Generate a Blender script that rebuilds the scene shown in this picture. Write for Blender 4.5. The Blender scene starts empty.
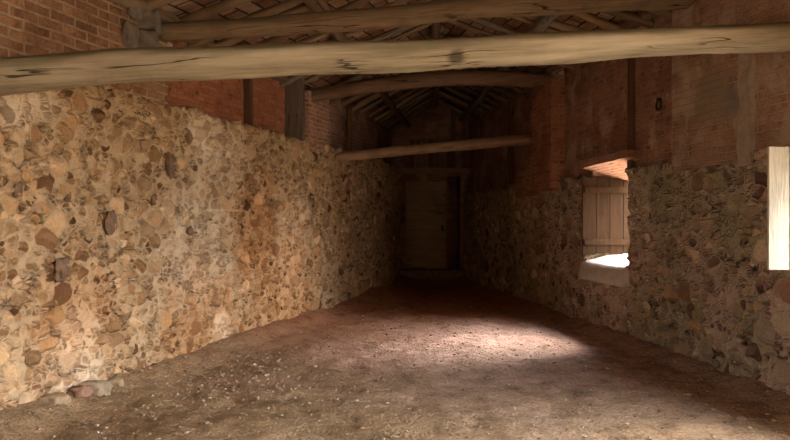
import bpy, bmesh, math, random
import numpy as np
from mathutils import Vector, noise
R = random.Random(11)
S = bpy.context.scene
COL = S.collection
F, H0, CX, EYE = 680.0, 218.0, 395.0, 1.6      # focal length (px), horizon row, centre column, eye height

# ------------------------------------------------------------------ room plan (metres)
def pl(pts, y):
    for (x0, y0), (x1, y1) in zip(pts, pts[1:]):
        if y <= y1 or (x1, y1) == pts[-1]:
            return x0 + (x1 - x0) * (y - y0) / (y1 - y0)
LW = [(-5.713, -4.0), (-2.76, 6.04), (-0.277, 14.5), (0.15, 17.5)]
RW = [(4.964, -4.0), (2.22, 14.13), (1.72, 17.5)]
lx = lambda y: pl(LW, y)
rx = lambda y: pl(RW, y)
YB, YE = -4.0, 17.5
ZL, ZR = 2.80, 2.12          # top of the rubble masonry, left and right
EL, ER = 3.80, 4.12          # eaves
ridge = lambda y: (0.5 * (lx(y) + rx(y)) + 0.1, 5.45 - 0.035 * (y + 4))

# ------------------------------------------------------------------ helpers
def tag(o, label=None, cat=None, group=None, kind=None):
    for k, v in (('label', label), ('category', cat), ('group', group), ('kind', kind)):
        if v: o[k] = v
    return o
def empty(name, loc=(0, 0, 0)):
    o = bpy.data.objects.new(name, None); COL.objects.link(o); o.location = loc; o.empty_display_size = .1
    return o
def link(name, me, mat, parent=None, smooth=True):
    o = bpy.data.objects.new(name, me); COL.objects.link(o)
    if mat: me.materials.append(mat)
    if parent: o.parent = parent
    if smooth: me.shade_smooth()
    return o
def bm_obj(name, bm, mat, parent=None, smooth=False):
    me = bpy.data.meshes.new(name); bm.normal_update(); bm.to_mesh(me); bm.free()
    return link(name, me, mat, parent, smooth)
def nz(x, y=0, z=0): return noise.noise(Vector((x, y, z)))
def fbm(x, y=0, z=0): return noise.fractal(Vector((x, y, z)), .6, 2.1, 4)

def board(bm, c, size, rot=None, bev=.004, rough=0, sub=0):
    """a sawn timber: bevelled box with uneven faces"""
    t = bmesh.new(); bmesh.ops.create_cube(t, size=1)
    for v in t.verts: v.co = Vector((v.co.x * size[0], v.co.y * size[1], v.co.z * size[2]))
    if bev: bmesh.ops.bevel(t, geom=t.edges[:], offset=bev, segments=1, affect='EDGES')
    if sub:
        ax = max(range(3), key=lambda i: size[i])
        ed = [e for e in t.edges if abs((e.verts[0].co - e.verts[1].co)[ax]) > .7 * size[ax]]
        bmesh.ops.subdivide_edges(t, edges=ed, cuts=sub, use_grid_fill=True)
    sd = R.random() * 90
    for v in t.verts:
        if rough: v.co += Vector((nz(v.co.x * 2 + sd, v.co.y * 2, v.co.z * 2), nz(v.co.x * 2, v.co.y * 2 + sd, v.co.z * 2), nz(v.co.x * 2, v.co.y * 2, v.co.z * 2 + sd))) * rough
    if rot is not None: bmesh.ops.rotate(t, verts=t.verts, matrix=rot)
    bmesh.ops.translate(t, verts=t.verts, vec=c)
    me = bpy.data.meshes.new('t'); t.to_mesh(me); t.free(); bm.from_mesh(me); bpy.data.meshes.remove(me)
def timber(name, c, size, mat, parent=None, **k):
    bm = bmesh.new(); board(bm, c, size, **k)
    return bm_obj(name, bm, mat, parent)

def log(name, p0, p1, r0, r1, mat, seed=0, bend=.04, flat=.9, lump=.12, seg=28, n=None, parent=None):
    """a barked log lying along its own local X"""
    p0, p1 = Vector(p0), Vector(p1); L = (p1 - p0).length
    n = n or max(10, int(L / .09)); bm = bmesh.new(); rings = []
    for i in range(n + 1):
        u = i / n; x = u * L
        r = r0 + (r1 - r0) * u; r *= 1 + lump * .6 * nz(x * .9, seed * 7.3)
        cy = bend * (nz(x * .33, seed * 3.1, 5) + .4 * nz(x, seed, 1)); cz = bend * (nz(x * .33, seed * 3.1, 9) * 1.3 + .4 * nz(x, seed, 3)) 
        ring = []
        for k in range(seg):
            a = 2 * math.pi * k / seg
            rr = r * (1 + lump * nz(x * .8, math.cos(a) * 1.1 + seed, math.sin(a) * 1.1) + lump * .35 * nz(x * 3, math.cos(a) * 3 + seed, math.sin(a) * 3))
            ring.append(bm.verts.new((x, cy + rr * math.cos(a), cz + rr * flat * math.sin(a))))
        rings.append(ring)
    for a, b in zip(rings, rings[1:]):
        for k in range(seg): bm.faces.new((a[k], a[(k + 1) % seg], b[(k + 1) % seg], b[k]))
    bm.faces.new(rings[0][::-1]); bm.faces.new(rings[-1])
    bmesh.ops.recalc_face_normals(bm, faces=bm.faces)
    o = bm_obj(name, bm, mat, parent, True)
    o.location = p0; o.rotation_euler = (p1 - p0).to_track_quat('X', 'Z').to_euler()
    return o

def lump(name, loc, size, mat, seed, parent=None, sub=3, amp=.22):
    bm = bmesh.new(); bmesh.ops.create_icosphere(bm, subdivisions=sub, radius=1)
    for v in bm.verts:
        d = v.co.normalized(); s = 1 + amp * nz(d.x * 1.3 + seed, d.y * 1.3, d.z * 1.3) + amp * .4 * nz(d.x * 3 + seed, d.y * 3, d.z * 3)
        q = Vector([math.copysign(abs(c) ** .75, c) for c in d]) * s
        v.co = Vector((q.x * size[0], q.y * size[1], q.z * size[2]))
    o = bm_obj(name, bm, mat, parent, True); o.location = loc
    return o

def slab(name, ys, zs, ts, pos, mat, solid=None, parent=None, jit=None, smooth=True):
    """a masonry slab on a grid along the wall (y), up (z) and into its thickness (t); only its skin is kept"""
    ys, zs, ts = map(np.asarray, (ys, zs, ts)); ny, nzz, nt = len(ys) - 1, len(zs) - 1, len(ts) - 1
    s = np.ones((ny, nzz, nt), bool)
    if solid is not None:
        yc, zc, tc = (ys[1:] + ys[:-1]) / 2, (zs[1:] + zs[:-1]) / 2, (ts[1:] + ts[:-1]) / 2
        s = solid(yc[:, None, None], zc[None, :, None], tc[None, None, :]) & s
    p = np.pad(s, 1); quads = []; axes = []
    gid = lambda i, j, k: (i * (nzz + 1) + j) * (nt + 1) + k
    for ax in range(3):
        d = np.diff(p.astype(np.int8), axis=ax)
        idx = np.argwhere(d != 0)
        sh = [-1, -1, -1]; sh[ax] = 0
        idx = idx + np.array(sh)
        o1, o2 = [a for a in range(3) if a != ax]
        e1 = np.zeros(3, int); e1[o1] = 1; e2 = np.zeros(3, int); e2[o2] = 1
        q = np.stack([idx, idx + e1, idx + e1 + e2, idx + e2], 1)
        quads.append(gid(q[..., 0], q[..., 1], q[..., 2])); axes.append(np.full(len(idx), ax))
    q = np.concatenate(quads); axes = np.concatenate(axes)
    uid, inv = np.unique(q, return_inverse=True); inv = inv.reshape(q.shape)
    ii, jj, kk = uid // ((nzz + 1) * (nt + 1)), (uid // (nt + 1)) % (nzz + 1), uid % (nt + 1)
    verts = []
    for i, j, k in zip(ii, jj, kk):
        y, z, t = ys[i], zs[j], ts[k]
        if jit: y, z, t = jit(y, z, t)
        verts.append(pos(y, z, t))
    me = bpy.data.meshes.new(name); me.from_pydata(verts, [], inv.tolist())
    uv = me.uv_layers.new(name='UVMap')
    uy, uz, ut = ys[ii], zs[jj], ts[kk]
    U = np.where(axes[:, None] == 0, ut[inv], uy[inv]); V = np.where(axes[:, None] == 1, ut[inv], uz[inv])
    uv.data.foreach_set('uv', np.stack([U, V], -1).ravel().astype(np.float32))
    bm = bmesh.new(); bm.from_mesh(me); bmesh.ops.recalc_face_normals(bm, faces=bm.faces); bm.to_mesh(me); bm.free()
    return link(name, me, mat, parent, smooth)
def rng(a, b, st):
    n = max(1, int(round((b - a) / st))); return [a + (b - a) * i / n for i in range(n + 1)]

# ------------------------------------------------------------------ materials
class NT:
    def __init__(s, name, disp=None):
        s.m = bpy.data.materials.new(name); s.m.use_nodes = True; s.t = s.m.node_tree; s.t.nodes.clear()
        s.out = s.n('ShaderNodeOutputMaterial'); s.b = s.n('ShaderNodeBsdfPrincipled')
        s.t.links.new(s.b.outputs[0], s.out.inputs[0])
        s.b.inputs['Roughness'].default_value = .92; s.b.inputs['Specular IOR Level'].default_value = .05
        if disp: s.m.displacement_method = disp
    def n(s, typ, ins=None, **kw):
        nd = s.t.nodes.new(typ)
        for k, v in kw.items(): setattr(nd, k, v)
        for k, v in (ins or {}).items(): s.set(nd.inputs[k], v)
        return nd
    def set(s, sock, v):
        if isinstance(v, bpy.types.NodeSocket): s.t.links.new(v, sock)
        elif isinstance(v, tuple) and len(v) == 3 and sock.type == 'RGBA': sock.default_value = (*v, 1)
        else: sock.default_value = v
    def co(s, which='Object'): return s.n('ShaderNodeTexCoord').outputs[which]
    def noise(s, vec, scale, detail=3, rough=.6, out=0):
        return s.n('ShaderNodeTexNoise', {'Vector': vec, 'Scale': scale, 'Detail': detail, 'Roughness': rough}).outputs[out]
    def math(s, op, a, b=0.0, c=None):
        ins = {0: a, 1: b}
        if c is not None: ins[2] = c
        return s.n('ShaderNodeMath', ins, operation=op).outputs[0]
    def vm(s, op, a, b):
        nd = s.n('ShaderNodeVectorMath', operation=op); s.set(nd.inputs[0], a)
        s.set(nd.inputs['Scale'] if op == 'SCALE' else nd.inputs[1], b)
        return nd.outputs[1 if op in ('DISTANCE', 'LENGTH') else 0]
    def ramp(s, fac, stops, interp='LINEAR'):
        nd = s.n('ShaderNodeValToRGB', {0: fac}); cr = nd.color_ramp; cr.interpolation = interp
        while len(cr.elements) < len(stops): cr.elements.new(.5)
        for e, (p, c) in zip(cr.elements, stops):
            e.position = p; e.color = (c, c, c, 1) if isinstance(c, (int, float)) else (*c, 1)
        return nd.outputs[0]
    def mix(s, f, a, b, blend='MIX'):
        nd = s.n('ShaderNodeMix', data_type='RGBA', blend_type=blend)
        s.set(nd.inputs[0], f); s.set(nd.inputs[6], a); s.set(nd.inputs[7], b)
        return nd.outputs[2]
    def sm(s, v, a, b):      # smoothstep a..b
        nd = s.n('ShaderNodeMapRange', {0: v, 1: a, 2: b, 3: 0.0, 4: 1.0}, interpolation_type='SMOOTHSTEP'); return nd.outputs[0]
    def sep(s, v, i): return s.n('ShaderNodeSeparateXYZ', {0: v}).outputs[i]
    def sepc(s, v, i): return s.n('ShaderNodeSeparateColor', {0: v}).outputs[i]
    def warp(s, co, scale, amp, detail=2):
        c = s.noise(co, scale, detail, out='Color')
        return s.vm('ADD', co, s.vm('SCALE', s.vm('SUBTRACT', c, (.5, .5, .5)), amp))
    def blob(s, co, c, r, soft=.5, n=None):
        d = s.vm('DISTANCE', co, c)
        if n is not None: d = s.math('ADD', d, s.math('MULTIPLY', s.math('SUBTRACT', n, .5), r * 1.6))
        return s.math('SUBTRACT', 1.0, s.sm(d, r * (1 - soft), r * (1 + soft)))
    def col(s, c): s.set(s.b.inputs['Base Color'], c)
    def bump(s, h, dist=.01, strength=1.0):
        s.set(s.b.inputs['Normal'], s.n('ShaderNodeBump', {'Strength': strength, 'Distance': dist, 'Height': h}).outputs[0])
    def displace(s, h):
        s.set(s.out.inputs['Displacement'], s.n('ShaderNodeDisplacement', {'Height': h, 'Midlevel': 0.0, 'Scale': 1.0}).outputs[0])

def rubble(name, palette, mortar, lime=None, limes=(), lifts=(), oranges=(), orange=None, gain=1.0, amp=.065, big=5.2, proud=.035, grime=None, var=(.6, 1.3)):
    m = NT(name, 'BOTH'); co = m.co()
    w = m.warp(co, 1.6, .16, 2); w = m.warp(w, 10.0, .035, 2)
    w = m.n('ShaderNodeMapping', {'Vector': w, 'Scale': (1, 1, 1.3)}).outputs[0]
    def vor(sc):
        a = m.n('ShaderNodeTexVoronoi', {'Vector': w, 'Scale': sc, 'Randomness': .85})
        b = m.n('ShaderNodeTexVoronoi', {'Vector': w, 'Scale': sc, 'Randomness': .85}, feature='DISTANCE_TO_EDGE')
        return a.outputs['Color'], m.math('DIVIDE', b.outputs['Distance'], sc), m.math('DIVIDE', a.outputs['Distance'], sc)
    c1, e1, f1 = vor(big); c2, e2, f2 = vor(big * 1.9)
    sub = m.math('GREATER_THAN', m.sepc(c1, 0), .3)
    cell = m.mix(sub, c1, c2)
    d = m.math('MINIMUM', e1, m.math('ADD', e2, m.math('SUBTRACT', 1.0, sub)))
    # round the corners of every stone off: far from its middle is joint
    rad = m.math('ADD', m.math('MULTIPLY', sub, .72 / (big * 1.9) - .72 / big), .72 / big)
    fr = m.math('ADD', m.math('MULTIPLY', sub, m.math('SUBTRACT', f2, f1)), f1)
    d = m.math('MINIMUM', d, m.math('MULTIPLY', m.math('SUBTRACT', rad, fr), .6))
    fn = m.noise(co, 42, 4, .65); mn = m.noise(co, 13, 3); ln = m.noise(co, .9, 4)
    d2 = m.math('ADD', d, m.math('MULTIPLY', m.math('SUBTRACT', mn, .5), .016))
    mask = m.sm(d2, .001, .012)                                     # 0 joint .. 1 stone
    v = m.sepc(cell, 1)
    stone = m.ramp(v, palette, 'LINEAR')
    stone = m.mix(.8, stone, m.ramp(m.sepc(cell, 2), [(0, var[0]), (.5, 1), (1, var[1])]), 'MULTIPLY')
    stone = m.mix(.75, stone, m.ramp(fn, [(.25, .55), (.5, 1), (.75, 1.2)]), 'MULTIPLY')
    mort = m.mix(.8, mortar, m.ramp(mn, [(.25, .55), (.5, .95), (.8, 1.15)]), 'MULTIPLY')
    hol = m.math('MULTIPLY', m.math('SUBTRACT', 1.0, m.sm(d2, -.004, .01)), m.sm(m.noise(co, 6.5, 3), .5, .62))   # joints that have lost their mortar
    mort = m.mix(m.math('MULTIPLY', hol, .85), mort, m.mix(1.0, mort, (.36, .29, .23), 'MULTIPLY'))  # shade of the deep gaps painted into the joint colour
    # smeared pointing that hides part of the stones
    smear = m.sm(m.noise(co, 4.5, 4), .58, .7)
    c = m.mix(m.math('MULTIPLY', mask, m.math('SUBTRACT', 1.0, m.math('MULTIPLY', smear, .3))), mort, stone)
    if lime:
        for ctr, r, k in limes:
            f = m.math('MULTIPLY', m.blob(co, ctr, r, .55, m.noise(co, 3.2, 5)), k)
            c = m.mix(m.math('MULTIPLY', f, m.math('SUBTRACT', 1.0, m.math('MULTIPLY', mask, .55))), c, lime)
        for z, y0, y1 in lifts:
            wob = m.math('MULTIPLY', m.math('SUBTRACT', m.noise(co, 2.0, 3), .5), .07)
            dz = m.math('ABSOLUTE', m.math('ADD', m.math('SUBTRACT', m.sep(co, 2), z), wob))
            f = m.math('SUBTRACT', 1.0, m.sm(dz, .006, .02))
            yy = m.sep(co, 1)
            f = m.math('MULTIPLY', f, m.math('MULTIPLY', m.sm(yy, y0, y0 + .4), m.math('SUBTRACT', 1.0, m.sm(yy, y1 - .4, y1))))
            f = m.math('MULTIPLY', f, m.sm(m.noise(co, 3, 4), .5, .62))
            c = m.mix(m.math('MULTIPLY', f, .7), c, lime)
    for ctr, r, k in oranges:
        f = m.math('MULTIPLY', m.blob(co, ctr, r, .6, m.noise(co, 2.4, 5)), k)
        c = m.mix(f, c, m.mix(1.0, c, orange, 'MULTIPLY'))
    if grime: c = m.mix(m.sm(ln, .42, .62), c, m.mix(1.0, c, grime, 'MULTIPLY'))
    if gain != 1: c = m.mix(1.0, c, (gain, gain, gain), 'MULTIPLY')
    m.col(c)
    h = m.math('MULTIPLY', m.sm(d2, -.005, .04), m.math('ADD', amp * .6, m.math('MULTIPLY', m.sepc(cell, 0), proud)))
    h = m.math('SUBTRACT', m.math('ADD', h, m.math('MULTIPLY', m.math('SUBTRACT', fn, .5), .014)), m.math('MULTIPLY', hol, .035))
    h = m.math('ADD', h, m.math('MULTIPLY', m.math('SUBTRACT', m.noise(co, 3, 3), .5), .035))
    m.displace(h)
    return m.m

def bricks(name, c1, c2, mortar, bw=.25, rh=.072, mw=.012, dirt=(.5, .42, .34), dirt_amt=.6, plaster=None, patch=()):
    m = NT(name); uv = m.co('UV'); co = m.co()
    w = m.warp(uv, 2.0, .03, 2); w = m.warp(w, 14, .008, 2)
    br = m.n('ShaderNodeTexBrick', {'Vector': w, 'Color1': (0, 0, 0), 'Color2': (1, 1, 1), 'Mortar': (.5, .5, .5), 'Scale': 1.0, 'Mortar Size': mw, 'Mortar Smooth': .35, 'Brick Width': bw, 'Row Height': rh, 'Bias': 0.0})
    fn = m.noise(co, 38, 4, .65); mn = m.noise(co, 7, 4); ln = m.noise(co, 1.3, 4)
    b = m.mix(m.sepc(br.outputs['Color'], 0), c1, c2)
    b = m.mix(.8, b, m.ramp(fn, [(.25, .5), (.5, 1), (.8, 1.25)]), 'MULTIPLY')
    b = m.mix(m.sm(mn, .5, .72), b, m.mix(1.0, b, (.55, .5, .48), 'MULTIPLY'))
    mo = m.mix(.7, mortar, m.ramp(mn, [(.3, .55), (.6, 1.1)]), 'MULTIPLY')
    f = m.math('MULTIPLY', br.outputs['Fac'], m.sm(mn, .28, .5))
    c = m.mix(f, b, mo)
    c = m.mix(m.math('MULTIPLY', m.sm(ln, .4, .65), dirt_amt), c, m.mix(1.0, c, dirt, 'MULTIPLY'))
    if plaster:
        pf = m.sm(m.noise(co, 2.1, 5), .5, .64)
        c = m.mix(m.math('MULTIPLY', pf, .75), c, plaster)
        for ctr, r, col in patch:
            c = m.mix(m.math('MULTIPLY', m.blob(co, ctr, r, .5, m.noise(co, 4, 4)), .8), c, col)
    m.col(c)
    h = m.math('ADD', m.math('MULTIPLY', m.math('SUBTRACT', 1.0, br.outputs['Fac']), .8), m.math('MULTIPLY', fn, .5))
    m.bump(h, .016)
    return m.m

def wood(name, a, b, dark, grain=(.5, 9, 9), cracks=True, algae=None, axis=0, pale=None, spots=()):
    """grain runs along local X (axis 0) or Z (axis 2)"""
    m = NT(name); co = m.co()
    g = list(grain) if axis == 0 else [grain[1], grain[2], grain[0]]
    v = m.n('ShaderNodeMapping', {'Vector': m.warp(co, 1.5, .06), 'Scale': tuple(g)}).outputs[0]
    n1 = m.noise(v, 1.6, 5, .65); n2 = m.noise(v, 7, 4, .6); n3 = m.noise(co, 2.2, 4)
    c = m.mix(m.sm(n1, .3, .7), a, b)
    c = m.mix(.7, c, m.ramp(n2, [(.25, .6), (.5, 1), (.8, 1.2)]), 'MULTIPLY')
    c = m.mix(m.math('MULTIPLY', m.sm(n3, .5, .7), .5), c, m.mix(1.0, c, (.6, .55, .5), 'MULTIPLY'))
    if pale: c = m.mix(m.math('MULTIPLY', m.sm(m.noise(v, .5, 4), .46, .72), .8), c, pale)
    if algae:
        nrm = m.n('ShaderNodeNewGeometry').outputs['Normal']
        up = m.math('ADD', m.sep(nrm, 2), m.math('MULTIPLY', m.math('SUBTRACT', m.noise(co, 1.6, 4), .5), 1.6))
        c = m.mix(m.math('MULTIPLY', m.sm(up, -.1, .8), .75), c, algae)
    h = m.math('MULTIPLY', n2, .5)
    if cracks:
        k = m.math('ABSOLUTE', m.math('SUBTRACT', m.noise(v, .75, 3, .5), .5))
        kf = m.math('MULTIPLY', m.math('SUBTRACT', 1.0, m.sm(k, .002, .009)), m.sm(m.noise(co, .9, 2), .5, .6))
        c = m.mix(kf, c, dark); h = m.math('SUBTRACT', h, m.math('MULTIPLY', kf, 1.5))
    for ctr, r in spots:
        c = m.mix(m.math('MULTIPLY', m.blob(co, ctr, r, .6, m.noise(co, 9, 3)), .85), c, dark)
    m.col(c); m.bump(h, .012)
    return m.m

def plain(name, c, rough=.8, sc=20, amt=.5, metal=0, bump=.004):
    m = NT(name); co = m.co(); n = m.noise(co, sc, 5, .65)
    m.col(m.mix(amt, c, m.ramp(n, [(.25, .45), (.55, 1), (.8, 1.3)]), 'MULTIPLY')); m.b.inputs['Roughness'].default_value = rough
    m.b.inputs['Metallic'].default_value = metal; m.bump(n, bump)
    return m.m

def at(px, py, Y): return ((px - CX) / F * Y, Y, EYE + (H0 - py) / F * Y)

pal_l = [(0, (.12, .07, .04)), (.1, (.20, .125, .07)), (.25, (.34, .225, .12)), (.45, (.31, .22, .135)), (.6, (.42, .285, .15)), (.75, (.38, .28, .175)), (.9, (.47, .35, .21)), (1, (.62, .5, .36))]
pal_l = [(p, (r * 1.0, g * .87, b * .76)) for p, (r, g, b) in pal_l]
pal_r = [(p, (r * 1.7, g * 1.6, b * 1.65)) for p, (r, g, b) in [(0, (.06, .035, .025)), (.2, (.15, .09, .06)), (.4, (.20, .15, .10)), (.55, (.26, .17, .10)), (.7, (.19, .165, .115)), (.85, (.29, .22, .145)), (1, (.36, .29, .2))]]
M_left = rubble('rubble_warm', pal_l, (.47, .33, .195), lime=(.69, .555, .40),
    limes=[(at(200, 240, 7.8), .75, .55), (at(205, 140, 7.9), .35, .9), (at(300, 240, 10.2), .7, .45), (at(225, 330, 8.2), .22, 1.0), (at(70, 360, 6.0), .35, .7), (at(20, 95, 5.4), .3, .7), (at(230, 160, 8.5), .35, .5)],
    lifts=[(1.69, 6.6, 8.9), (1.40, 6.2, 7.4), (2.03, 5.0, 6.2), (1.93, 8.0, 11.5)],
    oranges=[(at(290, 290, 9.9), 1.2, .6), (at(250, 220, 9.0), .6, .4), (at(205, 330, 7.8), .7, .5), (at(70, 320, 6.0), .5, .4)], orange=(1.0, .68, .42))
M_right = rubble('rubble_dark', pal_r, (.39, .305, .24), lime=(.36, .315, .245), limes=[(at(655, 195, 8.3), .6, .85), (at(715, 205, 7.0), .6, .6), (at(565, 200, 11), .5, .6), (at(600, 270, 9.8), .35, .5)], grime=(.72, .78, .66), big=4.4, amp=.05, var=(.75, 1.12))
M_brickL = bricks('brick_orange', (.34, .185, .10), (.23, .12, .07), (.36, .265, .17), bw=.27, rh=.088, mw=.013)
M_brickP = bricks('brick_red_panel', (.44, .17, .085), (.31, .12, .065), (.30, .15, .085), bw=.22, rh=.055, mw=.006, dirt_amt=.4)
M_brickK = bricks('brick_pink_pier', (.46, .24, .165), (.36, .18, .12), (.46, .35, .26), bw=.24, rh=.07)
M_brickR = bricks('brick_dark_red', (.37, .195, .135), (.26, .145, .105), (.32, .235, .17), mw=.009, plaster=(.42, .315, .24))
M_brickR2 = bricks('brick_brown', (.38, .24, .17), (.28, .185, .135), (.36, .28, .2), rh=.075, mw=.008, plaster=(.40, .325, .25), patch=[(at(737, 100, 6.7), .16, (.15, .135, .12)), (at(715, 95, 7.0), .3, (.24, .2, .145))])
M_brickO = bricks('brick_orange_pier', (.42, .20, .12), (.30, .13, .08), (.34, .23, .15), rh=.075, mw=.01)
M_beam = wood('log_grey_green', (.29, .245, .165), (.2, .165, .11), (.05, .035, .025), algae=(.15, .145, .085), pale=(.46, .40, .295), spots=[((3.93, -.12, -.05), .06)])
M_beam2 = wood('log_brown', (.24, .17, .105), (.16, .115, .07), (.04, .028, .02), algae=(.15, .125, .08))
M_beam3 = wood('log_dark', (.19, .115, .07), (.125, .078, .048), (.03, .02, .015))
M_beam4 = wood('pole_tan', (.33, .22, .14), (.24, .16, .10), (.06, .04, .025))
M_raft = [wood('rafter_%s' % n, *c) for n, c in (('brown', ((.17, .115, .07), (.11, .075, .048), (.04, .03, .02))), ('grey', ((.2, .165, .115), (.14, .115, .08), (.05, .04, .03))), ('tan', ((.25, .17, .1), (.18, .125, .072), (.05, .035, .02))))]
M_post = wood('post_dark', (.14, .075, .045), (.085, .048, .03), (.02, .014, .01), axis=2)
M_postg = wood('post_grey', (.17, .13, .10), (.11, .085, .065), (.02, .015, .012), axis=2)
M_shut = wood('shutter_brown', (.036, .020, .011), (.023, .0135, .008), (.06, .04, .025), axis=2, grain=(.8, 14, 14))
for n_ in M_shut.node_tree.nodes:
    if n_.type == 'BSDF_PRINCIPLED': n_.inputs['Specular IOR Level'].default_value = 0
M_cream = wood('shutter_cream', (.46, .435, .365), (.41, .385, .315), (.35, .25, .14), axis=2, grain=(.6, 12, 12), cracks=False, spots=[((3.11, 5.5, 1.43), .022)])
M_door = wood('door_pale', (.40, .31, .20), (.30, .225, .145), (.08, .06, .04), grain=(.7, 10, 10))
M_iron = plain('rusty_iron', (.06, .04, .03), .6, 40, .6, .6)
M_pad = plain('dark_bedding_stone', (.19, .155, .12), .9, 9, .9, 0, .02)
M_plast = plain('grey_lime_plaster', (.33, .275, .215), .9, 8, .6, 0, .015)
M_sill = plain('pale_sill_render', (.46, .41, .34), .9, 9, .4, 0, .015)
M_dk = plain('dark_stone', (.20, .125, .08), .9, 14, .9, 0, .02)

# tiles seen from below
def tile_mat():
    m = NT('tile_underside'); co = m.co(); uv = m.co('UV')
    w = m.warp(uv, 3, .05)
    br = m.n('ShaderNodeTexBrick', {'Vector': w, 'Color1': (0, 0, 0), 'Color2': (1, 1, 1), 'Mortar': (0, 0, 0), 'Scale': 1.0, 'Mortar Size': .014, 'Mortar Smooth': .4, 'Brick Width': .42, 'Row Height': .2})
    c = m.ramp(m.sepc(br.outputs['Color'], 0), [(0, (.20, .10, .06)), (.35, (.30, .15, .085)), (.7, (.40, .24, .14)), (1, (.46, .35, .25))])
    c = m.mix(.8, c, m.ramp(m.noise(co, 14, 4), [(.25, .5), (.75, 1.15)]), 'MULTIPLY')
    c = m.mix(br.outputs['Fac'], c, (.05, .035, .025)); m.col(c)
    m.bump(m.math('SUBTRACT', 1.0, br.outputs['Fac']), .02); return m.m
M_tile = tile_mat()

def floor_mat():
    m = NT('earth_floor'); co = m.co(); w = m.warp(co, 1.2, .3)
    l = m.noise(w, .7, 5); md = m.noise(w, 4, 5, .7); f = m.noise(co, 38, 4, .7)
    c = m.mix(m.sm(l, .35, .65), (.38, .265, .15), (.275, .18, .10))
    red = m.math('MULTIPLY', m.blob(co, (.6, 12.0, 0), 4.4, .5, l), .95)
    c = m.mix(red, c, m.mix(m.sm(md, .35, .65), (.40, .16, .075), (.29, .13, .07)))
    pk = m.math('MULTIPLY', m.blob(co, (2.0, 8.2, 0), 2.6, .6, l), .7); c = m.mix(pk, c, (.34, .235, .19))
    c = m.mix(.9, c, m.ramp(md, [(.32, .5), (.5, 1), (.68, 1.3)]), 'MULTIPLY')
    c = m.mix(.85, c, m.ramp(f, [(.3, .5), (.5, 1), (.72, 1.35)]), 'MULTIPLY')
    v = m.n('ShaderNodeTexVoronoi', {'Vector': co, 'Scale': 26.0, 'Randomness': 1.0})
    sp = m.math('MULTIPLY', m.math('SUBTRACT', 1.0, m.sm(v.outputs['Distance'], .12, .3)), m.math('GREATER_THAN', m.sepc(v.outputs['Color'], 0), .7))
    sp = m.math('MULTIPLY', sp, m.sm(m.noise(co, 1.3, 3), .4, .6))
    c = m.mix(m.math('MULTIPLY', sp, .8), c, m.mix(m.sepc(v.outputs['Color'], 1), (.2, .14, .09), (.52, .44, .33)))
    # worn tracks
    tr = m.noise(m.n('ShaderNodeMapping', {'Vector': w, 'Scale': (2.2, .45, 1), 'Rotation': (0, 0, .18)}).outputs[0], 1.2, 4)
    c = m.mix(m.math('MULTIPLY', m.sm(tr, .52, .68), .55), c, m.mix(1.0, c, (.62, .55, .48), 'MULTIPLY'))
    m.col(c)
    h = m.math('ADD', m.math('MULTIPLY', md, 1.6), m.math('ADD', m.math('MULTIPLY', f, .5), m.math('MULTIPLY', sp, .6)))
    m.bump(h, .05); return m.m
M_floor = floor_mat()

# ------------------------------------------------------------------ floor
def fz(x, y):
    z = .03 * fbm(x * .7, y * .7, 2) + .022 * fbm(x * 2.5, y * 2.5, 7) + .008 * fbm(x * 7, y * 7, 4)
    dl = x - lx(y); dr = rx(y) - x
    z += .17 * math.exp(-(max(dl, 0) / .32) ** 2) * (.7 + .6 * nz(y * .9, 3)) + .07 * math.exp(-(max(dr, 0) / .22) ** 2)
    if y > 15.8: z += .06 * (y - 15.8)
    return z
xs, ys = rng(-6.4, 5.6, .065), rng(-4.6, 18.2, .065)
vs = [(x, y, fz(x, y)) for x in xs for y in ys]; nY = len(ys)
fs = [(i * nY + j, (i + 1) * nY + j, (i + 1) * nY + j + 1, i * nY + j + 1) for i in range(len(xs) - 1) for j in range(nY - 1)]
me = bpy.data.meshes.new('floor'); me.from_pydata(vs, [], fs)
tag(link('floor', me, M_floor), 'uneven trodden earth floor of the barn, reddish towards the far end', 'floor', kind='structure')

# ------------------------------------------------------------------ walls
W1 = (8.84, 10.1, .74, 2.38)          # window seen at the right: y0, y1, z0, z1
W2 = (4.5, 5.5, 1.14, 2.12)          # window whose cream leaf is seen at the picture's edge
D1 = (-1.4, 2.2, -.2, 3.1)          # wide cart doorway beside the camera
D2 = (-2.8, -.5, -.2, 2.65)           # added unseen opening in the left wall behind the camera, for fill light
posL = lambda y, z, t: (lx(y) - t, y, z)
posR = lambda y, z, t: (rx(y) + t, y, z)
yfine = rng(-4, 4.6, .15)[:-1] + rng(4.6, 12.5, .019)[:-1] + rng(12.5, 17.55, .04)
zf = rng(-.15, ZL, .019)
def jitL(y, z, t):
    if z > ZL - .01: z += .05 * nz(y * 3.3, 4) + .03 * nz(y * 11, 1)
    return y, z, t
wl = slab('wall_left', yfine, zf, [0, .08, .3, .55], posL, M_left, jit=jitL, solid=lambda y, z, t: ~((y > D2[0]) & (y < D2[1]) & (z < D2[3]) & (t > -9)))
tag(wl, 'long pale rubble stone wall on the left with brick above', 'wall', kind='structure')
def left_up(name, y0, y1, z0, z1, t0, t1, mat, st=.06):
    def jit(y, z, t):
        return y + .012 * nz(y * 5, z * 7, 1), z, t + .012 * nz(y * 4, z * 5, 8)
    return slab(name, rng(y0, y1, st), rng(z0, z1, st), [t0, t1], posL, mat, parent=wl, jit=jit, smooth=False)
left_up('brick_course', -4.0, 7.22, 2.78, 4.0, .0, .55, M_brickL)
left_up('brick_panel', 7.2, 10.85, 2.7, 4.0, .26, .55, M_brickP)
left_up('brick_pier', 10.8, 11.6, 2.68, 3.62, -.01, .5, M_brickK)
left_up('brick_panel', 11.55, 17.55, 2.7, 4.0, .22, .55, M_brickR)
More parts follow.
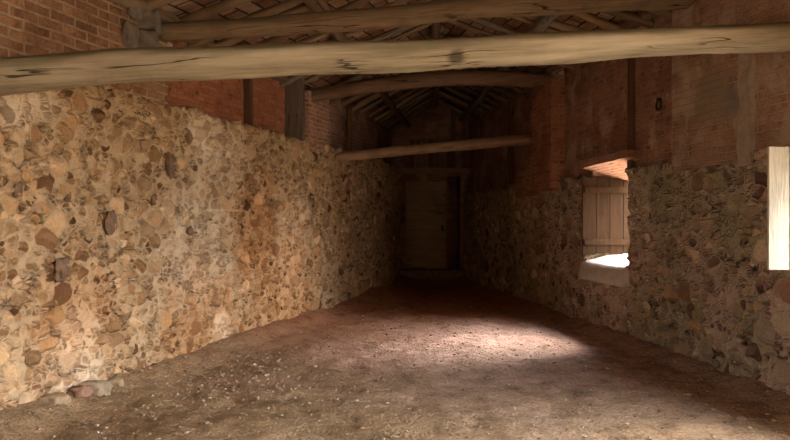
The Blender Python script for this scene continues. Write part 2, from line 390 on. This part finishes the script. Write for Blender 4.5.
# dark stones set in the face
for k, (px, py, w, h, Y) in enumerate([(170, 166, .10, .14, 7.3), (109, 222, .12, .1, 6.4), (67, 195, .06, .055, 5.95), (189, 231, .06, .05, 7.55), (62, 269, .12, .1, 5.9), (140, 145, .06, .05, 6.8), (16, 190, .05, .05, 5.4), (152, 200, .05, .06, 6.95)]):
    y = Y
    for _ in range(20): y = .5 * y + .5 * lx(y) / ((px - CX) / F)
    z = EYE + (H0 - py) / F * y
    lump('dark_stone', (lx(y) + .012, y, z), (.03, w, h), M_dk, k * 3.7, wl, amp=.6)
for k, (y, z, a, b, c, mm) in enumerate([(6.64, 3.38, .05, .15, .12, 'M_pad'), (6.92, 3.36, .10, .16, .13, 'M_pad'), (6.95, 3.6, .10, .19, .12, 'M_pad'), (6.72, 3.62, .06, .12, .08, 'M_pad')]):
    lump('bearing_stone', (lx(y) - .0, y, z), (a, b, c), globals()[mm], 4.4 + k * 2.3, wl, amp=.45)
lump('bearing_stone', (lx(7.25) - .1, 7.3, 3.38), (.14, .12, .12), M_brickK, 9.4, wl)

def solR(y, z, t):
    o = np.zeros(np.broadcast_shapes(y.shape, z.shape, t.shape), bool)
    for a, b, c, d in (W1, W2, D1): o |= (y > a) & (y < b) & (z > c) & (z < d) & (t > -9)
    return ~o
zR = rng(-.15, ZR, .025)
zR = [z for z in zR if z < ZR - .01] + [ZR]
def snap(v, edges):
    v = list(v)
    for e in edges:
        i = min(range(len(v)), key=lambda k: abs(v[k] - e)); v[i] = e
    return v
yR = snap(yfine, [W1[0], W1[1], W2[0], W2[1], D1[0], D1[1]])
zTop = 2.26
zR = snap(rng(-.15, zTop, .021), [W1[2], W2[2], W2[3], ZR])
def jitR(y, z, t):
    if z > zTop - .01: z += .05 * nz(y * 2.3, 7) + .03 * nz(y * 9, 2) - .1
    if 8.5 < y < 10.4 and .7 < z < 2.3:
        y += .03 * nz(z * 6, 2, y); z += .02 * nz(y * 6, 5)
    return y, z, t
wr = slab('wall_right', yR, zR, [0, .08, .2, .35, .6], posR, M_right, solid=solR, jit=jitR)
tag(wr, 'shaded rubble stone wall on the right with red brick above', 'wall', kind='structure')
def right_up(name, y0, y1, z0, z1, t0, t1, mat, st=.06, amp=.012, solid=None):
    def jit(y, z, t): return y + amp * nz(y * 5, z * 7, 1), z, t + amp * nz(y * 4, z * 5, 8)
    return slab(name, rng(y0, y1, st), rng(z0, z1, st), [t0, t1], posR, mat, solid=solid, parent=wr, jit=jit, smooth=False)
right_up('brick_course', -4.0, 6.7, 2.14, 4.3, .01, .6, M_brickR2, solid=lambda y, z, t: ~((y > D1[0]) & (y < D1[1]) & (z < D1[3]) & (t > -9)))
right_up('brick_pier', 6.6, 7.72, 2.14, 4.3, -.05, .6, M_brickR2)
right_up('brick_panel', 7.7, 11.15, 2.1, 4.3, .10, .6, M_brickR, solid=lambda y, z, t: ~((y > W1[0]) & (y < W1[1]) & (z < 2.4) & (t > -9)))
right_up('brick_pier', 11.1, 12.0, 2.05, 3.86, -.13, .6, M_brickO)
right_up('brick_panel', 11.95, 17.55, 2.08, 4.3, .16, .6, M_brickR)
right_up('low_brick_course', 12.0, 13.2, 2.0, 2.5, -.02, .4, M_brickO)
right_up('plaster_strip', 6.42, 6.64, 2.1, 3.35, -.04, .3, M_plast, amp=.03)

slab('sky_blocker', rng(7.3, 8.35, .15), rng(-.2, 3.2, .15), rng(.55, 2.3, .15), posR, M_right, parent=wr)  # added unseen block outside, keeps side sky light off the brown shutter
# end wall with the gable
posE = lambda y, z, t: (y, YE + t, z)
ox0, ox1 = at(447, 200, YE)[0], at(460, 200, YE)[0]
def solE(y, z, t):
    rxx = .9; top = 5.0 - np.abs(y - rxx) * .42
    return (z < top) & ~((y > ox0) & (y < ox1) & (z > .30) & (z < 2.68) & (t < .9))
xe = snap(rng(-.9, 2.7, .06), [ox0, ox1]); ze = snap(rng(-.2, 5.0, .06), [.30, 2.68])
we = slab('wall_back', xe, ze, [0, .25, .9, 1.0], posE, M_brickR, solid=solE, smooth=False)
tag(we, 'dim gable wall closing the far end of the barn', 'wall', kind='structure')
timber('threshold_step', (.95, YE - .2, .1), (1.75, .4, .4), M_pad, we, bev=.03, rough=.03, sub=6)
# front wall behind the camera
wf = slab('wall_front', rng(-6.6, 5.8, .2), rng(-.2, 5.6, .2), [0, .4], lambda y, z, t: (y, YB - t, z), M_brickL, smooth=False)
tag(wf, 'brick end wall behind the viewpoint', 'wall', kind='structure')

# ------------------------------------------------------------------ roof
ysr = rng(-4.45, 17.9, .45); bm = bmesh.new(); uvl = bm.loops.layers.uv.new('UVMap'); rows = []
def eave(y, s):
    y_ = min(max(y, YB), YE)
    return (Vector((lx(y_) - .75, y, EL - .22)) if s < 0 else Vector((rx(y_) + .8, y, ER - .22)))
def rid(y):
    x, z = ridge(y); return Vector((x, y, z))
for lay in (0, .12):
    for s in (-1, 1):
        g = []
        for y in ysr:
            a, b = eave(y, s), rid(y); g.append([(bm.verts.new(a.lerp(b, u / 8) + Vector((0, 0, lay + .018 * nz(u * 2.3, y * 2, s)))), u / 8 * (b - a).length, y) for u in range(9)])
        for A, B in zip(g, g[1:]):
            for u in range(8):
                q = [A[u], A[u + 1], B[u + 1], B[u]]
                f = bm.faces.new([e[0] for e in q])
                for l, e in zip(f.loops, q): l[uvl].uv = (e[2], e[1])
bmesh.ops.recalc_face_normals(bm, faces=bm.faces)
tag(bm_obj('ceiling', bm, M_tile), 'underside of the clay tile roof seen between the rafters', 'roof', kind='structure')

def place_words(i): return ['first', 'second', 'third', 'fourth', 'fifth', 'sixth', 'seventh', 'eighth', 'ninth', 'tenth', 'eleventh', 'twelfth', 'thirteenth', 'fourteenth', 'fifteenth', 'sixteenth'][i]
segs = [(5.3, 7.1, 'over the front beams'), (7.3, 11.0, 'before the arched beam'), (11.5, 17.3, 'beyond the arched beam')]
for s, side in ((-1, 'left'), (1, 'right')):
    for (a, b, words_) in segs:
        n = int((b - a) / (.42 if b < 12 else .5))
        for i in range(n):
            y = a + (b - a) * (i + .5) / n + R.uniform(-.06, .06); sk = R.uniform(-.12, .12)
            e, r = eave(y, s), rid(y + sk)
            if s < 0: e = e.lerp(r, .13)
            else: e = e.lerp(r, .13)
            off = Vector((0, 0, -.135)); r0 = R.uniform(.055, .072)
            k = R.randrange(3)
            o = log('roof_rafter', e + off, r + off, r0, r0 * .85, M_raft[k], seed=i * 3 + s * 17 + a, bend=.05, flat=.8, lump=.1, seg=12, n=16)
            tag(o, '%s pole rafter, a %s one, on the %s roof slope %s' % (place_words(i), ['brown', 'greyish', 'tan'][k], side, words_), 'rafter', 'pole rafters of the roof', 'thing')
# ridge pole and wall plates
tag(log('ridge_pole', (ridge(-4)[0], -4, ridge(-4)[1] - .22), (ridge(17.4)[0], 17.4, ridge(17.4)[1] - .22), .09, .075, M_raft[0], 5, seg=14), 'brown ridge pole running along the top of the roof', 'beam', kind='thing')
tag(log('wall_plate', (lx(4.3) + .02, 4.3, 3.74), (lx(7.35) + .0, 7.35, 3.70), .10, .075, M_raft[2], 8, bend=.03, seg=14), 'squared tan log lying on the brick of the left wall', 'beam', kind='thing')
tag(log('wall_plate', (lx(7.5) - .2, 7.5, 3.72), (lx(11.2) - .2, 11.2, 3.72), .09, .08, M_raft[0], 9, bend=.03, seg=14), 'brown log lying on the recessed brick panels of the left wall', 'beam', kind='thing')
tag(log('wall_plate', (rx(5.0) - .0, 5.0, 4.1), (rx(11.6) - .0, 11.6, 4.1), .10, .09, M_raft[0], 10, bend=.03, seg=14), 'brown log lying on the brick of the right wall', 'beam', kind='thing')
for s, side, z0 in ((-1, 'left', EL), (1, 'right', ER)):
    pts = []
    for y in (7.0, 17.3):
        e, r = eave(y, s), rid(y); p = e.lerp(r, .56); pts.append(p + Vector((0, 0, -.24)))
    tag(log('roof_purlin', pts[0], pts[1], .09, .075, M_raft[0 if s < 0 else 1], 21 + s, seg=14), '%s log purlin halfway up the %s roof slope' % ('brown' if s < 0 else 'greyish', side), 'beam', 'roof purlins', 'thing')

# ------------------------------------------------------------------ cross beams
pL = at(-95, 82, 4.75); pR = at(812, 35, 5.85)
def arch(o, h):
    L = max(v.co.x for v in o.data.vertices)
    for v in o.data.vertices: v.co.z += h * math.sin(math.pi * v.co.x / L)
    return o
tag(arch(log('log_beam', (pL[0], pL[1], pL[2]), (pR[0] + .3, pR[1], pR[2]), 0.14, .126, M_beam, 3, bend=.05, flat=.92, lump=.14, seg=40, n=120), .035), 'thick pale greenish log beam across the whole front of the view', 'beam', 'cross beams', 'thing')
a, b = at(158, 34, 7.12), at(706, -7, 7.4)
tag(arch(log('log_beam', a, b, .115, .15, M_beam2, 6, bend=.05, flat=.85, lump=.14, seg=30), .045), 'upper brown log beam behind and above the pale front log', 'beam', 'cross beams', 'thing')
def arched():
    a, b = Vector(at(303, 98, 10.95)), Vector(at(556, 82, 11.55))
    o = log('log_beam', a, b, .12, .13, M_beam3, 12, bend=.03, flat=.95, lump=.12, seg=26)
    L = (b - a).length
    for v in o.data.vertices: v.co.z += .17 * math.sin(math.pi * min(max(v.co.x / L, 0), 1))
    return o
tag(arched(), 'dark reddish arched beam resting on the brick piers', 'beam', 'cross beams', 'thing')
a, b = at(334, 157.5, 11.95), at(531, 138.5, 12.6)
tag(log('log_beam', a, b, .085, .11, M_beam4, 15, bend=.02, flat=.95, lump=.07, seg=20), 'thin tan pole spanning the dark far bay below the arched beam', 'beam', 'cross beams', 'thing')
a, b = at(306, -20, 7.0), at(331, 14, 7.25)
tag(log('roof_strut', a, b, .045, .04, M_raft[0], 31, seg=12, n=10), 'short brown strut slanting down to the upper log beam', 'strut', kind='thing')

# ------------------------------------------------------------------ posts
def post(x, y, z0, z1, w, d, mat, label):
    tag(timber('timber_post', (x, y, (z0 + z1) / 2), (w, d, z1 - z0), mat, bev=.01, rough=.015, sub=8), label, 'post', 'posts in the brick walls', 'thing')
post(lx(9.35) - .23, 9.35, 2.79, 3.75, .12, .14, M_post, 'narrow dark post between the two red panels of the left wall')
post(lx(10.62) - .15, 10.62, 2.79, 3.8, .28, .2, M_postg, 'wide grey post beside the pink brick pier on the left wall')
post(rx(8.9) + .1, 8.9, 2.2, 4.1, .1, .13, M_post, 'dark upright post in the red brick above the unglazed window')
post(lx(13.0) - .16, 13.0, 2.79, 3.7, .1, .14, M_post, 'dark post in the far bay of the left wall')
post(lx(15.2) - .16, 15.2, 2.79, 3.7, .1, .14, M_post, 'last dark post on the left wall before the far gable')
post(rx(13.9) + .12, 13.9, 2.3, 4.0, .1, .14, M_post, 'dark post in the far bay of the right wall')

# ------------------------------------------------------------------ window in the right wall
win = empty('window_1', (rx(9.4), 9.4, .9)); tag(win, 'deep unglazed window opening in the right stone wall with a white lit sill', 'window', kind='structure')
def local(o, p): o.parent = p; o.matrix_parent_inverse = p.matrix_basis.inverted()
bm = bmesh.new()
n = 26; top = {}
for i in range(n + 1):
    for k in range(12):
        y = W1[0] - .03 + (W1[1] - W1[0] + .1) * i / n; t = -.085 + .78 * k / 11
        z = .965 + .085 * min(1, max(t, 0) / .35) + .012 * nz(y * 7, t * 7)
        if k == 0: z -= .19; t += .01
        if k == 1: z -= .02; t -= .03
        top[i, k] = bm.verts.new((rx(y) + t, y, z))
for i in range(n):
    for k in range(11): bm.faces.new((top[i, k], top[i + 1, k], top[i + 1, k + 1], top[i, k + 1]))
ext = bmesh.ops.extrude_face_region(bm, geom=bm.faces[:])
for v in [g for g in ext['geom'] if isinstance(g, bmesh.types.BMVert)]: v.co.z = .70
bmesh.ops.recalc_face_normals(bm, faces=bm.faces)
local(bm_obj('window_sill', bm, M_sill, smooth=True), win)
# brick soffit of the lintel
o = slab('window_lintel', rng(W1[0] - .14, W1[1] + .08, .05), [0, .5, 1], rng(-.06, .58, .06), posR, M_brickK,
    jit=lambda y, z, t: (y, (2.47 if z > .7 else 2.45 - .06 * z if z > .2 else 2.36 - .36 * max(t, 0)) + .012 * nz(y * 4, t * 4) + .03 * (9.4 - y) * (z < .2), t), smooth=False); local(o, win)
w2 = empty('window_2', (rx(5), 5, 1.14)); tag(w2, 'window opening in the right wall just beside the cream shutter', 'window', kind='structure')
o = timber('window_sill', (rx(5) + .33, 5.0, 1.12), (.62, 1.04, .05), M_sill, bev=.01); local(o, w2)
o = timber('window_lintel', (rx(5) + .3, 5.0, 2.16), (.6, 1.3, .1), M_post, bev=.01); local(o, w2)

# brown shutter, opened against the far jamb
def shutter(name, hinge, width, z0, z1, dirx, mat, n, label, thick=.028, back=1):
    root = empty(name, (hinge[0], hinge[1], z0)); tag(root, label, 'shutter')
    bw = width / n
    for i in range(n):
        cx = dirx * (i + .5) * bw
        timber('board', (cx, 0, (z1 - z0) / 2 + R.uniform(-.008, .008)), (bw - .006, thick, z1 - z0), mat, root, bev=.003)
    for z in (.16, .84):
        timber('batten', (dirx * width / 2, back * (thick / 2 + .012), (z1 - z0) * z), (width * .94, .024, .09), mat, root, bev=.004)
    for z in (.16, .84):
        h = timber('hinge', (dirx * .14, -back * (thick / 2 + .003), (z1 - z0) * z), (.28, .006, .035), M_iron, root, bev=.001)
    return root
sh = shutter('brown_shutter', (rx(10.0) - 0.10, 9.97, .99), .80, 1.07, 2.19, 1, M_shut, 4, 'brown plank shutter folded outward inside the unglazed window', back=-1)
sh2 = shutter('cream_shutter', (rx(5.5) - .02, 5.47), .51, 1.18, 2.17, -1, M_cream, 3, 'bright cream plank shutter at the right edge of the view', back=1)

# ------------------------------------------------------------------ iron ring on the right wall
rg = empty('iron_ring', (rx(8.22) + .07, 8.22, EYE + (H0 - 105) / F * 8.22)); tag(rg, 'dark iron ring hanging on the red brick right of the upright post', 'ring')
bm = bmesh.new(); A = []
for i in range(28):
    a = 2 * math.pi * i / 28
    A.append([bm.verts.new((.0 + .012 * math.cos(b), (.075 + .013 * math.sin(b)) * math.cos(a), (.062 + .013 * math.sin(b)) * math.sin(a))) for b in [2 * math.pi * k / 10 for k in range(10)]])
for i in range(28):
    for k in range(10): bm.faces.new((A[i][k], A[(i + 1) % 28][k], A[(i + 1) % 28][(k + 1) % 10], A[i][(k + 1) % 10]))
bmesh.ops.recalc_face_normals(bm, faces=bm.faces); bm_obj('hoop', bm, M_iron, rg, True)
timber('staple', (.02, 0, .07), (.09, .022, .03), M_iron, rg, bev=.004)

# ------------------------------------------------------------------ far end
dr = empty('door_1', (at(405, 268, YE)[0], YE, .31)); tag(dr, 'pale board door in the far gable wall', 'door', kind='structure')
x0, x1 = at(406, 0, YE)[0], at(446, 0, YE)[0]; zt = 2.53
nb = 9; hh = (zt - .31) / nb
bm = bmesh.new()
for i in range(nb): board(bm, ((x0 + x1) / 2 + R.uniform(-.006, .006), YE - .05, .31 + hh * (i + .5)), (x1 - x0, .035, hh - .008), bev=.004, rough=.004)
local(bm_obj('board_panel', bm, M_door), dr)
local(timber('door_latch', (x1 - .1, YE - .085, 1.34), (.05, .04, .14), M_iron, bev=.006), dr)
for x in (ox1 + .07,):
    local(timber('door_post', (x, YE - .06, 1.5), (.12, .12, 2.6), M_beam4, bev=.012, rough=.01, sub=6), dr)
tag(timber('timber_lintel', (.95, YE - .1, 2.80), (1.9, .2, .16), M_beam4, bev=.015, rough=.02, sub=6), 'tan timber lintel above the far door', 'lintel', kind='thing')
lo = empty('loft_hatch', (.9, YE, 2.9)); tag(lo, 'boarded loft front of upright slats above the far lintel', 'hatch')
x0, x1 = at(409, 0, YE)[0], at(452, 0, YE)[0]
for i in range(7):
    o = timber('slat', (x0 + (x1 - x0) * (i + .5) / 7, YE - .05, 3.25), ((x1 - x0) / 7 - .03, .03, .74), M_raft[i % 3], bev=.004); local(o, lo)
o = timber('top_rail', ((x0 + x1) / 2 - .1, YE - .09, 3.69), (x1 - x0 + .3, .11, .09), M_beam4, bev=.01); local(o, lo)
for px in (453, 464):
    x = at(px, 0, YE)[0]
    tag(timber('timber_post', (x, YE - .1, 3.72), (.1, .12, 1.68), M_raft[0], bev=.01, rough=.01, sub=5), 'brown upright under the far roof, %s of the pair over the lintel' % ('left' if px == 453 else 'right'), 'post', 'posts on the far gable', 'thing')

# ------------------------------------------------------------------ loose stones and litter on the floor
def onfloor(px, py):
    Y = EYE * F / (py - H0); x = (px - CX) / F * Y
    return x, Y, fz(x, Y)
mats = {'grey': plain('stone_grey', (.30, .225, .15), .9, 18, .6, 0, .01), 'reddish': plain('stone_red', (.26, .15, .10), .9, 18, .6, 0, .01), 'tan': plain('stone_tan', (.32, .23, .14), .9, 18, .6, 0, .01), 'pale': plain('stone_pale', (.56, .47, .36), .9, 18, .5, 0, .01)}
for k, (px, py, s, c, lab) in enumerate([
        (84, 398, .13, 'grey', 'largest grey loose stone at the foot of the left wall'),
        (52, 404, .09, 'reddish', 'reddish loose stone against the foot of the left wall'),
        (38, 413, .10, 'tan', 'tan loose stone nearest the corner, at the left wall foot'),
        (112, 391, .07, 'tan', 'small tan stone right of the largest grey one'),
        (254, 366, .026, 'pale', 'small pale stone chip on the earth well out from the left wall'),
        (315, 367, .02, 'pale', 'tiny white chip alone on the middle of the floor'),
        (686, 393, .035, 'tan', 'tan chip lying in the light near the right wall'),
        (742, 418, .04, 'grey', 'grey chip on the floor in front of the right wall')]):
    x, y, z = onfloor(px, py)
    if s > .06: x = max(x, lx(y) + .1); z = fz(x, y)
    o = lump('loose_stone', (x, y, z + s * .16), (s * .9, s * .85, s * .55), mats[c], k * 5.1, sub=3, amp=.6)
    tag(o, lab, 'stone', 'loose stones on the floor')
def litter(name, n, mat, fn, label, cat):
    bm = bmesh.new()
    for _ in range(n):
        Y = 4.2 + 11 * R.random() ** 1.8; x = R.uniform(max(lx(Y) + .05, -.62 * Y), min(rx(Y) - .05, .62 * Y))
        if name == 'gravel' and R.random() < .3: Y = R.gauss(6.9, .8); x = R.gauss(-1.5, .6); x = max(x, lx(Y) + .1)
        if Y < 4.2 or fbm(x * .8, Y * .8, 3) + R.uniform(-.5, .5) < -.15: continue
        fn(bm, x, Y, fz(x, Y))
    tag(bm_obj(name, bm, mat, smooth=False), label, cat, kind='stuff')
def peb(bm, x, y, z):
    s = .005 + .016 * R.random() ** 3.5; c = bmesh.ops.create_icosphere(bm, subdivisions=1, radius=s)['verts']
    for v in c: v.co = Vector((v.co.x * R.uniform(.8, 1.3), v.co.y * R.uniform(.8, 1.3), v.co.z * .6)) + Vector((x, y, z + s * .3))
def straw(bm, x, y, z):
    a = R.uniform(0, math.pi); L = R.uniform(.012, .035); w = .0015
    d = Vector((math.cos(a), math.sin(a), R.uniform(-.05, .15))) * L; p = Vector((x, y, z + .006)); q = Vector((-d.y, d.x, 0)).normalized() * w; u = Vector((0, 0, .003))
    vv = [bm.verts.new(p + e) for e in (q - d, -q - d, u - d, q + d, -q + d, u + d)]
    for f in ((0, 1, 4, 3), (1, 2, 5, 4), (2, 0, 3, 5), (0, 2, 1), (3, 4, 5)): bm.faces.new([vv[i] for i in f])
gm = NT('gravel_mix'); gco = gm.co(); gv = gm.n('ShaderNodeTexVoronoi', {'Vector': gco, 'Scale': 30.0}); gm.col(gm.ramp(gm.sepc(gv.outputs['Color'], 0), [(0, (.14, .09, .06)), (.4, (.25, .17, .11)), (.8, (.33, .25, .17)), (1, (.5, .42, .32))]))
litter('gravel', 6000, gm.m, peb, 'small gravel and crumbled mortar strewn over the earth floor', 'gravel')
litter('straw_litter', 1100, plain('dry_straw', (.36, .27, .16), .8), straw, 'short bits of dry straw scattered on the earth floor', 'straw')

# ------------------------------------------------------------------ daylight
w = bpy.data.worlds.new('World'); S.world = w; w.use_nodes = True; nt = w.node_tree; nt.nodes.clear()
tc = nt.nodes.new('ShaderNodeTexCoord'); sp = nt.nodes.new('ShaderNodeSeparateXYZ'); rp = nt.nodes.new('ShaderNodeValToRGB'); bg = nt.nodes.new('ShaderNodeBackground'); ow = nt.nodes.new('ShaderNodeOutputWorld')
mr = nt.nodes.new('ShaderNodeMapRange'); mr.inputs[1].default_value = -1; mr.inputs[2].default_value = 1
nt.links.new(tc.outputs['Generated'], sp.inputs[0]); nt.links.new(sp.outputs[2], mr.inputs[0]); nt.links.new(mr.outputs[0], rp.inputs[0])
e = rp.color_ramp.elements; e[0].position = .45; e[0].color = (.16, .135, .10, 1); e[1].position = .62; e[1].color = (.96, .97, 1, 1)
x = e.new(.52); x.color = (.35, .335, .31, 1); x = e.new(.9); x.color = (.85, .9, 1, 1)
nt.links.new(rp.outputs[0], bg.inputs[0]); bg.inputs[1].default_value = 12.5; nt.links.new(bg.outputs[0], ow.inputs[0])
sl = bpy.data.lights.new('hazy_sun', 'SUN'); sl.energy = 10; sl.angle = math.radians(38); sl.color = (1, .95, .93)
so = bpy.data.objects.new('hazy_sun', sl); COL.objects.link(so); so.rotation_euler = Vector((1.5, .62, 1.38)).to_track_quat('Z', 'Y').to_euler()
def portal(box, side=1):
    y0, y1, z0, z1 = box; l = bpy.data.lights.new('window_daylight', 'AREA'); l.shape = 'RECTANGLE'; l.cycles.is_portal = True
    l.size = z1 - z0; l.size_y = y1 - y0
    o = bpy.data.objects.new('window_daylight', l); COL.objects.link(o)
    yc = (y0 + y1) / 2; o.location = ((rx(yc) + .72) if side > 0 else (lx(yc) - .68), yc, (z0 + z1) / 2); o.rotation_euler = (0, side * math.pi / 2, 0)
for b_ in (W1, W2, D1, D2): portal((b_[0] - .1, b_[1] + .1, max(b_[2], 0) - .02, b_[3] + .1), 1 if b_ is not D2 else -1)

# ------------------------------------------------------------------ camera
cd = bpy.data.cameras.new('Camera'); cam = bpy.data.objects.new('Camera', cd); COL.objects.link(cam)
cd.sensor_width = 36; cd.lens = 36 * F / 790; cd.clip_start = .05
cam.location = (0, 0, EYE); cam.rotation_euler = (math.pi / 2 - math.atan((220 - H0) / F), 0, 0)
S.camera = cam
S.view_settings.view_transform = 'Standard'; S.view_settings.look = 'None'; S.view_settings.gamma = 1; S.view_settings.use_curve_mapping = False
S.view_settings.exposure = 2.55
S.cycles.use_denoising = True; S.cycles.max_bounces = 10; S.cycles.diffuse_bounces = 8
